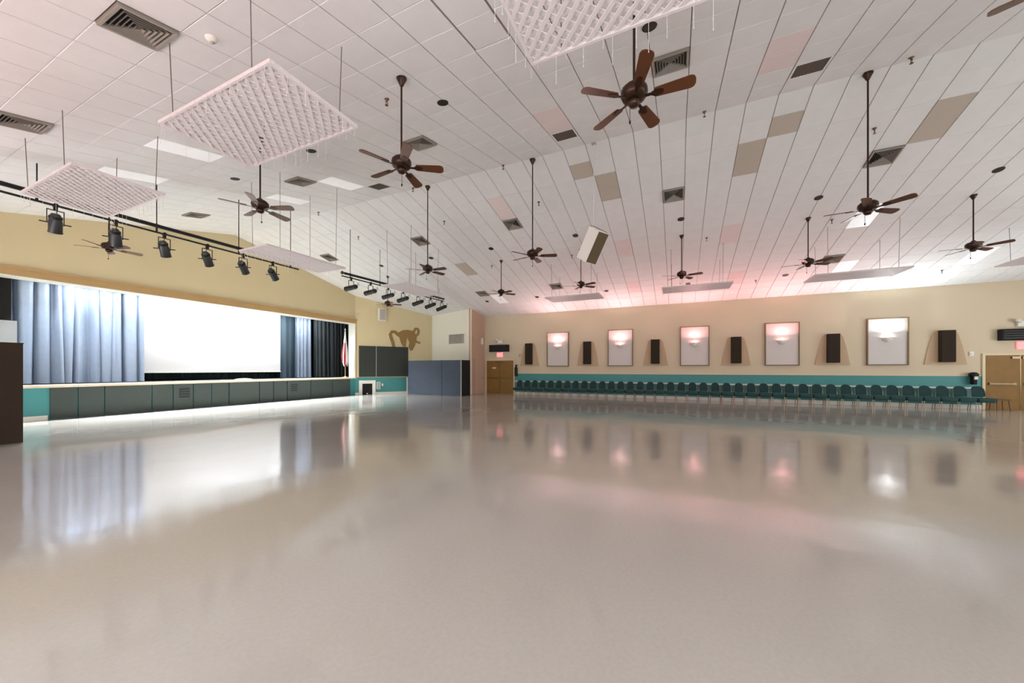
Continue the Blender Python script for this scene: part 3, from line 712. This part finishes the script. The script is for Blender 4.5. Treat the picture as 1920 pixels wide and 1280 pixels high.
FANS = [  # x, y, hub z, blade angle, label
    (4.80, 4.24, 5.05, 13.7, 'brown ceiling fan right of the large lattice panel, near rows'),
    (4.80, 0.50, 5.05, 53.8, 'largest brown ceiling fan at top centre beside the nearest lattice'),
    (4.78, 8.04, 5.05, 7.7, 'ceiling fan with pale glinting blades below the large lattice panel'),
    (4.62, 14.65, 5.05, 67.9, 'ceiling fan seen behind the left row of spotlights'),
    (9.70, 7.47, 4.88, 57.1, 'long-rod ridge fan left of the hanging speaker, nearest the stage'),
    (9.70, 3.78, 4.88, 3.0, 'long-rod ridge fan just left of the hanging speaker'),
    (9.70, -3.51, 4.88, 14.2, 'long-rod ridge fan at upper right with the longest rod'),
    (14.67, 13.88, 5.05, 25.0, 'small ceiling fan behind the right row of spotlights'),
    (14.67, 7.23, 5.05, 30.0, 'small far-row ceiling fan above the left-hand double doors'),
    (14.67, 3.60, 5.05, 31.0, 'small far-row ceiling fan directly below the hanging speaker'),
    (14.67, -0.13, 5.05, 41.7, 'small far-row ceiling fan above the third sconce panel'),
    (14.67, -3.84, 5.05, 7.3, 'small far-row ceiling fan left of the longest-rod ridge fan'),
    (14.67, -7.56, 5.05, 18.5, 'far-row ceiling fan at the right edge above the last speaker'),
    (4.80, -3.35, 5.05, 66.0, 'ceiling fan with one blade tip showing at the top right corner')]
protos = {}
for x, y, z, a, lab in FANS:
    drop = round(ceil_z(x)-0.01-z, 2)
    key = 'long' if drop > 2 else 'short'
    if key not in protos:
        o = protos[key] = fan_proto(drop, 0)
    else:
        o = copy_tree(protos[key])
    o.location = (x, y, ceil_z(x)-0.01-(2.72 if key == 'long' else 1.44) if False else z); o.rotation_euler = (0, 0, math.radians(a)); o['label'] = lab

# ------------------------------------------------------------------ lattice panels
LW, LH = 1.22, 2.44
def clip(c, sgn):
    # centre line x = t, y = sgn*t + c  within the rectangle
    ts = [-LW/2, LW/2, (-LH/2-c)*sgn, (LH/2-c)*sgn]
    lo = max(min(ts[0], ts[1]), min(ts[2], ts[3])); hi = min(max(ts[0], ts[1]), max(ts[2], ts[3]))
    return lo, hi
SLATS = []
pitch = 0.146
for sgn, zz in ((1, 0.0), (-1, 0.020)):
    n = int((LW+LH)/2/pitch)
    for i in range(-n, n+1):
        c = i*pitch
        lo, hi = clip(c, sgn)
        if hi-lo < 0.05: continue
        A = Vector((lo, sgn*lo+c, zz)); B = Vector((hi, sgn*hi+c, zz)); d = (B-A).normalized(); nrm = Vector((-d.y, d.x, 0))*0.020
        A += d*0.012; B -= d*0.012; h = Vector((0,0,0.013))
        bb = MB(); bb.hexa([A-nrm, B-nrm, B+nrm, A+nrm, A-nrm+h, B-nrm+h, B+nrm+h, A+nrm+h])
        me = bb.mesh('lattice_slat'); me.materials.append(M['vinyl']); SLATS.append(me)
RAILS = []
for (x0_, y0_, x1_, y1_) in ((-LW/2,-LH/2,LW/2,-LH/2+0.03),(-LW/2,LH/2-0.03,LW/2,LH/2),(-LW/2,-LH/2+0.03,-LW/2+0.03,LH/2-0.03),(LW/2-0.03,-LH/2+0.03,LW/2,LH/2-0.03)):
    bb = MB(); bb.box(x0_, y0_, -0.006, x1_, y1_, 0.038); me = bb.mesh('edge_rail'); me.materials.append(M['vinyl']); RAILS.append(me)
def icicles(seed):
    rnd = random.Random(seed); bb = MB(); r = 0.0014
    per = [(-LW/2,-LH/2),(LW/2,-LH/2),(LW/2,LH/2),(-LW/2,LH/2),(-LW/2,-LH/2)]
    for (a, c), (e, f) in zip(per[:-1], per[1:]):
        L = math.hypot(e-a, f-c); n = int(L/0.16)
        for i in range(n):
            q = (i+rnd.random()*0.6)/n; x, y = a+(e-a)*q, c+(f-c)*q; ln = rnd.choice([0.06,0.1,0.16,0.22,0.3])
            bb.box(x-r, y-r, -ln, x+r, y+r, 0)
            for k in range(int(ln/0.1)): bb.box(x-0.003, y-0.003, -ln+k*0.1, x+0.003, y+0.003, -ln+k*0.1+0.014)
    me = bb.mesh('icicle_lights'); me.materials.append(M['icicle']); return me
ICE = [icicles(1), icicles(2)]
LATT = [  # cx, cy, z, rot, label
    (3.15, 5.33, 5.0, 0, 'large white lattice panel hanging at upper left'),
    (3.05, 10.36, 5.0, 0, 'white lattice panel over the left row of spotlights'),
    (3.19, 0.27, 5.0, 0, 'nearest white lattice panel cut off by the top edge'),
    (7.12, 10.25, 4.8, 90, 'white lattice panel end-on before the tan gable wall'),
    (12.17, 10.1, 4.9, 90, 'white lattice panel beside the right row of spotlights'),
    (16.13, 4.25, 4.8, 0, 'faint white lattice panel over the first sconces'),
    (16.13, -0.65, 4.8, 0, 'faint white lattice panel below the middle far fan'),
    (15.95, -5.42, 4.75, 0, 'white lattice panel over the white-lit sconce'),
    (16.13, -10.3, 4.8, 0, 'white lattice panel at the right edge of the photograph')]
for i, (cx, cy, z, rot, lab) in enumerate(LATT):
    t = thing('lattice_panel', lab, 'panel', (cx, cy, z), (0, 0, math.radians(rot)), 'hanging lattice panels')
    for me in SLATS: link('lattice_slat', me, t)
    for me in RAILS: link('edge_rail', me, t)
    o = link('icicle_lights', ICE[i % 2], t); o['kind'] = 'stuff'
    for sx, sy in ((-1,-1),(1,-1),(1,1),(-1,1)):
        lx, ly = sx*(LW/2-0.02), sy*(LH/2-0.35)
        q = Matrix.Rotation(math.radians(rot), 3, 'Z') @ Vector((lx, ly, 0))
        zt = ceil_z(cx+q.x)-z
        bb = MB(); bb.cyl((lx, ly, 0.02), (lx+0.03*sx, ly+0.02*sy, zt), 0.006, n=5); bb.build('hanger_wire', M['wire'], t)

# ------------------------------------------------------------------ lighting bars and spotlights
def spot_proto():
    t = thing('spotlight', 'x', 'spotlight', group='stage spotlights on the ceiling bars')
    # local: clamp at origin (pipe), can hangs below; can built along local -Z of the 'can' part
    b = MB(); b.cyl((0,-0.04,0),(0,0.04,0), 0.045, n=10); b.box(-0.03,-0.03,-0.10,0.03,0.03,0.0); b.build('clamp', M['black'], t)
    b = MB(); b.box(-0.13,-0.015,-0.12,0.13,0.015,-0.105); b.box(-0.13,-0.015,-0.42,-0.12,0.015,-0.105); b.box(0.12,-0.015,-0.42,0.13,0.015,-0.105); b.build('yoke', M['black'], t)
    return t
def add_can(t, d, long=False):
    """d: aim direction"""
    q = Vector(d).to_track_quat('-Z', 'Y').to_matrix().to_4x4(); q.translation = Vector((0,0,-0.40))
    Ln, r = (0.33, 0.098) if long else (0.21, 0.108)
    b = MB(); b.lathe([(0.0,Ln),(r*0.6,Ln),(r*0.85,Ln-0.05),(r*0.9,0.08),(r,0.05),(r,-Ln+0.03),(r*1.06,-Ln+0.03),(r*1.06,-Ln),(r*0.9,-Ln),(r*0.9,-Ln+0.05)], n=16); c = b.build('can', M['can'] if not long else M['black'], t); smooth_by_angle(c); c.matrix_local = q
    b = MB(); b.lathe([(0.0,-Ln+0.045),(r*0.9,-Ln+0.05)], n=14); b.build('lens', M['lens_glass'], c)
    b = MB(); b.lathe([(r*0.9,Ln-0.05),(r*0.98,Ln-0.06),(r*0.98,0.10),(r*0.9,0.10)], n=16); b.build('rear_cap', M['black'], c)
    for sx in (-1, 1):
        b = MB(); b.cyl((sx*r,0,0),(sx*(r+0.12),0,0), 0.014, n=6); b.build('shutter_handle', M['black'], c)
    b = MB(); pts = [Vector((0.02, 0.02+0.12*math.sin(PI*k/6), Ln+0.01+0.10*k/6)) for k in range(7)]; b.tube(pts, 0.008, 5); b.build('cable', M['black'], c)
spp = None
BARS = [((1.2, 12.7, 5.26), (8.9, 12.7, 5.26), 0.17), ((10.45, 12.3, 5.35), (17.05, 12.0, 5.41), 0.13)]
barlab = ['double black lighting bar before the tan gable wall', 'double black lighting bar in front of the cream corner']
XL = [[2.15, 3.16, 4.12, 5.06, 6.05, 7.03, 7.97], [10.9, 11.9, 12.92, 13.87, 14.93, 15.9, 16.85]]
for bi, (A, B, up) in enumerate(BARS):
    A, B = Vector(A), Vector(B)
    t = thing('lighting_bar', barlab[bi], 'lighting bar', tuple(A))
    D = B-A
    b = MB(); b.cyl((0,0,0), D, 0.026, n=8); b.build('lower_pipe', M['black'], t)
    b = MB(); b.cyl((0.02,0.0,up), D+Vector((0,0.0,up)), 0.05, n=10); b.build('upper_raceway', M['black'], t)
    b = MB(); b.lathe([(0,0.0),(0.07,0.0),(0.07,0.03),(0,0.03)], n=12, mtx=Matrix.Translation((0,0,up)) @ Matrix.Rotation(PI/2, 4, 'Y')); b.build('end_cap', M['black'], t)
    for xx in ([4.9, 6.9, 2.9, 8.6] if bi == 0 else [10.85, 12.42, 14.3, 16.6]):
        q = (xx-A.x)/D.x; p = D*q
        b = MB(); b.cyl((p.x, p.y, p.z-0.02), (p.x, p.y, p.z+up+0.06), 0.022, n=8); b.build('bracket', M['black'], t)
        b = MB(); b.cyl((p.x, p.y, p.z+up), (p.x, p.y, ceil_z(xx)-A.z), 0.012, n=6); b.build('hanger_rod', M['black'] if bi == 0 or xx < 11 else M['wire'], t)
    for i, x in enumerate(XL[bi]):
        q = (x-A.x)/D.x; p = A+D*q
        if spp is None: s = spp = spot_proto()
        else:
            s = spp.copy(); COL.objects.link(s)
            for ch in spp.children:
                if ch.name.split('.')[0] in ('clamp', 'yoke'):
                    c = ch.copy(); COL.objects.link(c); c.parent = s
        s.location = p
        s['label'] = f'black stage spotlight, {ordinal(i+1)} from the left on the ' + ('left bar' if bi == 0 else 'right bar')
    # aim
for s in [o for o in COL.objects if o.type == 'EMPTY' and o.name.startswith('spotlight')]:
    left = s.location.x < 9.5
    if left:
        k = (s.location.x-2)/6
        add_can(s, (-0.06+0.85*k, 0.48-0.1*k, -1.0+0.25*k))
    else:
        k = (s.location.x-10.9)/6
        add_can(s, (0.05, 0.95, -0.06-0.18*k), True)

# ------------------------------------------------------------------ hanging loudspeaker at the ridge
t = thing('hanging_speaker', 'white loudspeaker with brown grille hanging from the ridge', 'speaker', (9.70, 2.03, ceil_z(9.7)))
n = Vector((-0.62, -0.55, -0.56)).normalized(); up = (Vector((0,0,1))-n*n.z).normalized(); rt = up.cross(n)
up = (up*math.cos(0.16)+rt*math.sin(0.16)).normalized(); rt = up.cross(n)
mt = Matrix((rt, up, n)).transposed().to_4x4(); mt.translation = Vector((0, 0, -2.73))
b = MB()
b.hexa([(-0.27,-0.42,-0.16),(0.27,-0.42,-0.16),(0.27,0.42,-0.16),(-0.27,0.42,-0.16),(-0.155,-0.42,0.2),(0.155,-0.42,0.2),(0.155,0.42,0.2),(-0.155,0.42,0.2)])
c = b.build('cabinet', M['speaker_white'], t); c.matrix_local = mt
b = MB(); b.box(-0.145,-0.40,0.2,0.145,0.40,0.215); b.build('grille', M['speaker_grille'], c)
top = mt @ Vector((0.0, 0.42, -0.1))
b = MB(); b.cyl((0,0,0), (0, 0, top.z+0.12), 0.012, n=6); b.build('cable', M['vinyl'], t)
for q in ((-0.25,0.42,-0.15),(0.15,0.42,0.1)):
    b = MB(); b.cyl((0,0,top.z+0.13), mt @ Vector(q), 0.009, n=5); b.build('sling', M['wire'], t)
b = MB(); b.box(-0.06,-0.06,-0.02,0.06,0.06,0.0); b.build('ceiling_plate', M['grey_metal'], t)

# ------------------------------------------------------------------ ceiling diffusers, returns, downlights, sprinklers
VM = {}
def vent_meshes():
    R = []
    h = G/2-0.012
    bb = MB()
    for (a, c, e, f) in ((-h,-h,h,-h+0.03),(-h,h-0.03,h,h),(-h,-h+0.03,-h+0.03,h-0.03),(h-0.03,-h+0.03,h,h-0.03)): bb.box(a, c, -0.044, e, f, 0.012)
    R.append(('frame', bb, 'vent'))
    bb = MB(); bb.box(-h+0.03, -h+0.03, 0.004, h-0.03, h-0.03, 0.012); R.append(('throat', bb, 'vent_dark'))
    N = 6
    for side in range(4):
        rot = Matrix.Rotation(side*PI/2, 4, 'Z')
        for i in range(N):
            q = h-0.03-i*(h-0.03)/N; w2 = q
            bb = MB()
            p = [(-w2, -q, -0.042), (w2, -q, -0.042), (w2-0.02, -q+0.02, 0.004), (-w2+0.02, -q+0.02, 0.004)]
            if w2-0.02 < 0.005: p[2] = (0.004, -q+0.02, 0.004); p[3] = (-0.004, -q+0.02, 0.004)
            p = [rot @ Vector(v) for v in p]; p2 = [v+Vector((0,0,0.004)) for v in p]
            bb.hexa(p+p2); R.append(('louver_slat', bb, 'vent'))
    out = []
    for nme, bb, m in R:
        me = bb.mesh(nme); me.materials.append(M[m]); out.append((nme, me))
    return out
VENTM = vent_meshes()
VLAB = {(-5,0): 'square ceiling diffuser behind the near-row fan right of large lattice', (-5,-7): 'square ceiling diffuser right of the pale-bladed fan', (-5,-16): 'square ceiling diffuser near the gable above left spotlights', (-5,9): 'square ceiling diffuser with striped louvers behind the largest fan',
        (4,-16): 'square ceiling diffuser just left of the right lighting bar rod', (4,-7): 'square ceiling diffuser beside the ridge fan rod nearest stage', (4,0): 'square ceiling diffuser left of the rod of the fan by the hanging speaker', (4,9): 'square ceiling diffuser right of the hanging speaker', (4,17): 'square ceiling diffuser touching a large tan tile at upper right',
        (13,0): 'small far ceiling diffuser left of the fan below hanging speaker', (13,-7): 'small far ceiling diffuser above the left-hand double doors', (13,18): 'small far ceiling diffuser behind a fan left of the long-rod fan', (-13,-8): 'ceiling diffuser at the left edge of the photograph', (-13,-1): 'large louvered ceiling diffuser at the top left corner'}
for q, ty in SPECIAL.items():
    if ty == 'vent':
        o = thing('ceiling_vent', VLAB[q], 'vent', group='square ceiling diffusers'); o.matrix_world = ceil_frame(*q)
        if q == (-13, -1):
            m = ceil_frame(*q); o.matrix_world = m
        for nme, me in VENTM: link(nme, me, o)
    elif ty == 'return':
        o = thing('return_grille', {(-2,-5): 'diamond-looking grey return grille left of the ridge near stage', (-2,5): 'dark return grille just below the largest fan', (-2,13): 'dark return grille below a pinkish tile at upper right'}[q], 'vent', group='flat return grilles'); o.matrix_world = ceil_frame(*q)
        h = G/2-0.012
        for (a, c, e, f) in ((-h,-h,h,-h+0.035),(-h,h-0.035,h,h),(-h,-h+0.035,-h+0.035,h-0.035),(h-0.035,-h+0.035,h,h-0.035)):
            bb = MB(); bb.box(a, c, -0.012, e, f, 0.01); bb.build('frame_rail', M['tile'], o)
        bb = MB(); bb.box(-h+0.035,-h+0.035,0.0,h-0.035,h-0.035,0.01); bb.build('mesh_panel', M['return_dark'], o)
        for i in range(9):
            y = -h+0.07+i*(2*h-0.14)/8; bb = MB(); bb.box(-h+0.035,y-0.006,-0.006,h-0.035,y+0.006,0.0); bb.build('grille_bar', M['return_dark'], o)
def on_ceiling(j, k):   # fractional grid coordinates
    sg = 1 if j >= 0 else -1
    x = XR+j*G/CS; y = GY0-k*G
    xa = Vector((sg/CS, 0, -SL/CS)); za = Vector((sg*SL/CS, 0, 1/CS)); ya = za.cross(xa)
    m = Matrix((xa, ya, za)).transposed().to_4x4(); m.translation = Vector((x, y, ceil_z(x)-0.010/CS)); return m
DL = []
for i, k in enumerate([-8.15, -3.19, 2.93, 9.06]): DL.append((-6.45, k, f'dark round ceiling downlight left of the ridge, {ordinal(i+1)} from the stage'))
for i, k in enumerate([-12.16, -7.23, -2.12, 3.86, 9.86, 15.96, 21.96]): DL.append((6.7, k, f'dark round downlight in the middle ceiling row, {ordinal(i+1)} from the stage'))
for i, k in enumerate([-6.95, -1.84, 4.3, 10.41, 16.48]): DL.append((15.25, k, f'tiny dark downlight in the ceiling row over the sconces, {ordinal(i+1)} from the stage'))
d0 = None
for j, k, lab in DL:
    if d0 is None:
        o = d0 = thing('recessed_downlight', lab, 'downlight', group='dark recessed downlights')
        b = MB(); b.lathe([(0.085,-0.002),(0.105,-0.012),(0.11,0.0)], n=18); b.build('trim_ring', M['downlight'], o, True)
        b = MB(); b.lathe([(0.0,-0.004),(0.09,-0.005)], n=18); b.build('baffle', M['downlight'], o)
    else: o = copy_tree(d0)
    o.matrix_world = on_ceiling(j, k); o['label'] = lab
SP = [(-7.6,1.68,'sprinkler head left of the near-row fan canopy'), (-0.1,2.04,'sprinkler head on the ridge left of the fan by hanging speaker'), (-0.24,10.62,'sprinkler head on the ridge right of the largest fan'), (-0.27,16.37,'sprinkler head on the ridge right of the longest fan rod'),
      (2.72,16.58,'shiny sprinkler head beside the longest fan rod'), (3.01,2.74,'sprinkler head right of the rod of the fan by hanging speaker'), (-0.18,-3.35,'sprinkler head under the near-row fan, on the ridge'), (-0.24,-10.71,'sprinkler head on the ridge right of the pale-bladed fan'),
      (2.81,-10.55,'sprinkler head between the ridge and the right lighting bar rod'), (3.01,-3.5,'sprinkler head right of the ridge fan rod nearest stage'), (8.97,3.02,'sprinkler head left of the hanging speaker'), (9.01,11.27,'sprinkler head right of the far-row fan over the third sconce'),
      (15.69,14.82,'sprinkler head low over the fourth sconce'), (8.87,17.11,'sprinkler head left of the hub of the longest-rod fan'), (16.55,24.8,'sprinkler head low over the last dark wall speaker'), (8.9,-3.19,'sprinkler head near the far-row fan over left-hand doors')]
s0 = None
for j, k, lab in SP:
    if s0 is None:
        o = s0 = thing('sprinkler_head', lab, 'sprinkler', group='fire sprinkler heads')
        b = MB(); b.lathe([(0.0,0.0),(0.045,0.0),(0.04,-0.012),(0.016,-0.02),(0.016,-0.05)], n=12); b.build('escutcheon', M['brass'], o, True)
        b = MB(); b.tube([(0.016,0,-0.05),(0.026,0,-0.08),(0.0,0,-0.115)], 0.006, 5); b.tube([(-0.016,0,-0.05),(-0.026,0,-0.08),(0.0,0,-0.115)], 0.006, 5); b.build('frame_arms', M['brass'], o)
        b = MB(); b.lathe([(0.0,-0.115),(0.03,-0.118),(0.03,-0.122),(0.0,-0.125)], n=10); b.build('deflector', M['brass'], o)
    else: o = copy_tree(s0)
    m = on_ceiling(j, k); o.location = m.translation; o['label'] = lab
t = thing('smoke_detector', 'small round white detector beside the top-left diffuser', 'detector'); t.matrix_world = on_ceiling(-11.6, 0.35)
b = MB(); b.lathe([(0.0,-0.055),(0.05,-0.05),(0.065,-0.02),(0.07,0.0)], n=16); b.build('housing', M['white_paint'], t, True)
b = MB(); b.lathe([(0.0,-0.075),(0.02,-0.07),(0.025,-0.05)], n=10); b.build('sensor', M['grey_metal'], t, True)

# ------------------------------------------------------------------ row of chairs
def chair_proto(mc, ms):
    # faces -X (into the hall): local +Y is the back, origin on the floor at seat centre
    t = thing('stacking_chair', 'x', 'chair', group='teal stacking chairs along the far wall')
    # seat: rounded cushion, deepened below to stand in for the shade there
    b = MB()
    out = []
    for (cx, cy, r, a0) in ((0.185,0.17,0.05,0), (-0.185,0.17,0.05,90), (-0.185,-0.19,0.06,180), (0.185,-0.19,0.06,270)):
        for k in range(4): a = math.radians(a0+k*30); out.append((cx+r*math.cos(a), cy+r*math.sin(a)))
    n = len(out)
    layers = [(0.90, 0.31), (0.97, 0.33), (1.0, 0.44), (0.97, 0.468), (0.86, 0.478)]
    vs_ = [(x*s_, y*s_, z) for s_, z in layers for x, y in out]
    fs = [tuple(range(n-1, -1, -1)), tuple(range((len(layers)-1)*n, len(layers)*n))]+[(l*n+i, l*n+(i+1) % n, (l+1)*n+(i+1) % n, (l+1)*n+i) for l in range(len(layers)-1) for i in range(n)]
    b.add(vs_, fs); o = b.build('seat', ms, t); smooth_by_angle(o, 50)
    # backrest with domed top, slightly tilted and curved
    b = MB(); prof = [(-0.16,0.50),(0.16,0.50),(0.185,0.56),(0.185,0.72),(0.165,0.81),(0.125,0.875),(0.065,0.912),(0.0,0.922),(-0.065,0.912),(-0.125,0.875),(-0.165,0.81),(-0.185,0.72),(-0.185,0.56)]
    n = len(prof); vs_ = []
    for d in (0, 1):
        for x, z in prof:
            yy = 0.23+(z-0.5)*0.16+0.9*x*x*(-1)+(0.055 if d else 0)
            vs_.append((x, yy, z))
    b.add(vs_, [tuple(range(n)), tuple(range(2*n-1, n-1, -1))]+[(i, n+i, n+(i+1) % n, (i+1) % n) for i in range(n)])
    b.build('backrest', mc, t)
    r = 0.0125
    for sx in (-1, 1):
        b = MB(); b.tube([(sx*0.215,-0.21,0.0),(sx*0.222,-0.19,0.40)], r, 8); b.build('leg', M['chair_leg'], t)
        b = MB(); b.tube([(sx*0.215,0.26,0.0),(sx*0.222,0.16,0.40),(sx*0.20,0.225,0.52),(sx*0.175,0.27,0.78)], r, 8); b.build('leg', M['chair_leg'], t)
    for yy in (0.16, -0.19):
        b = MB(); b.tube([(-0.222,yy,0.385),(0.222,yy,0.385)], r, 6); b.build('stretcher', M['chair_leg'], t)
    return t
ch = chair_proto(M['chair_cloth'], M['chair_seat'])
for i in range(40):
    o = ch if i == 0 else copy_tree(ch)
    o.location = (20.32, 8.87-0.5025*i, 0); o.rotation_euler = (0, 0, -PI/2+random.uniform(-0.03, 0.03))
    o['label'] = f'teal padded chair, {ordinal(i+1)} from the left-hand doors in the wall row'
t = thing('low_stool', 'low brown stool in front of the right-hand doors', 'stool', (20.36, -11.19, 0))
b = MB(); b.prism([(-0.17,-0.20),(0.17,-0.20),(0.20,-0.17),(0.20,0.17),(0.17,0.20),(-0.17,0.20),(-0.20,0.17),(-0.20,-0.17)], 0.40, 0.45); b.build('seat', M['stool'], t)
for sx in (-1, 1):
    for sy in (-1, 1):
        b = MB(); b.cyl((sx*0.18, sy*0.18, 0), (sx*0.15, sy*0.15, 0.40), 0.014, n=8); b.build('leg', M['stool'], t)

# ------------------------------------------------------------------ added windows behind the camera, made up for even fill light
FILL_TINT = (0.94, 0.97, 1.0)
def add_fill_window(n, mtx, k=1.0):
    # local: x along the wall, y into the room, z up; opening 3.0 x 2.2 m
    W_, H_ = 2.3, 2.2
    b = MB()
    for (a, c, e, f) in ((-W_/2-.08,-.08,W_/2+.08,0),(-W_/2-.08,H_,W_/2+.08,H_+.08),(-W_/2-.08,0,-W_/2,H_),(W_/2,0,W_/2+.08,H_),(-.03,0,.03,H_)): b.box(a, 0, c, e, 0.07, f)
    o = struct(b, f'fill_window_{n}', M['white_paint']); o.matrix_world = mtx
    for s_ in (-1, 1):
        b = MB(); b.box(min(s_*.03, s_*W_/2), 0.012, 0, max(s_*.03, s_*W_/2), 0.02, H_); b.build('pane', M['fill_glass'], o)
    l = area_light('window_fill', (0, 0.08, H_/2), (0, 1, 0), P_WINDOW_FILL*k, FILL_TINT, W_, o, 'RECTANGLE', H_)
def near_frame(y, z): return Matrix(((0,1,0,XB),(-1,0,0,y),(0,0,1,z),(0,0,0,1)))
def end_frame(x, z): return Matrix(((1,0,0,x),(0,1,0,YB),(0,0,1,z),(0,0,0,1)))
for i, y in enumerate([14.6, 10.15, 6.45, 2.6, -2.0]): add_fill_window(i+1, near_frame(y, 1.0), [0.6, 0.2, 0.12, 0.45, 0.85][i])
for i, x in enumerate([1.5, 6.5, 11.5, 16.5]): add_fill_window(i+6, end_frame(x, 1.0), 0.62)
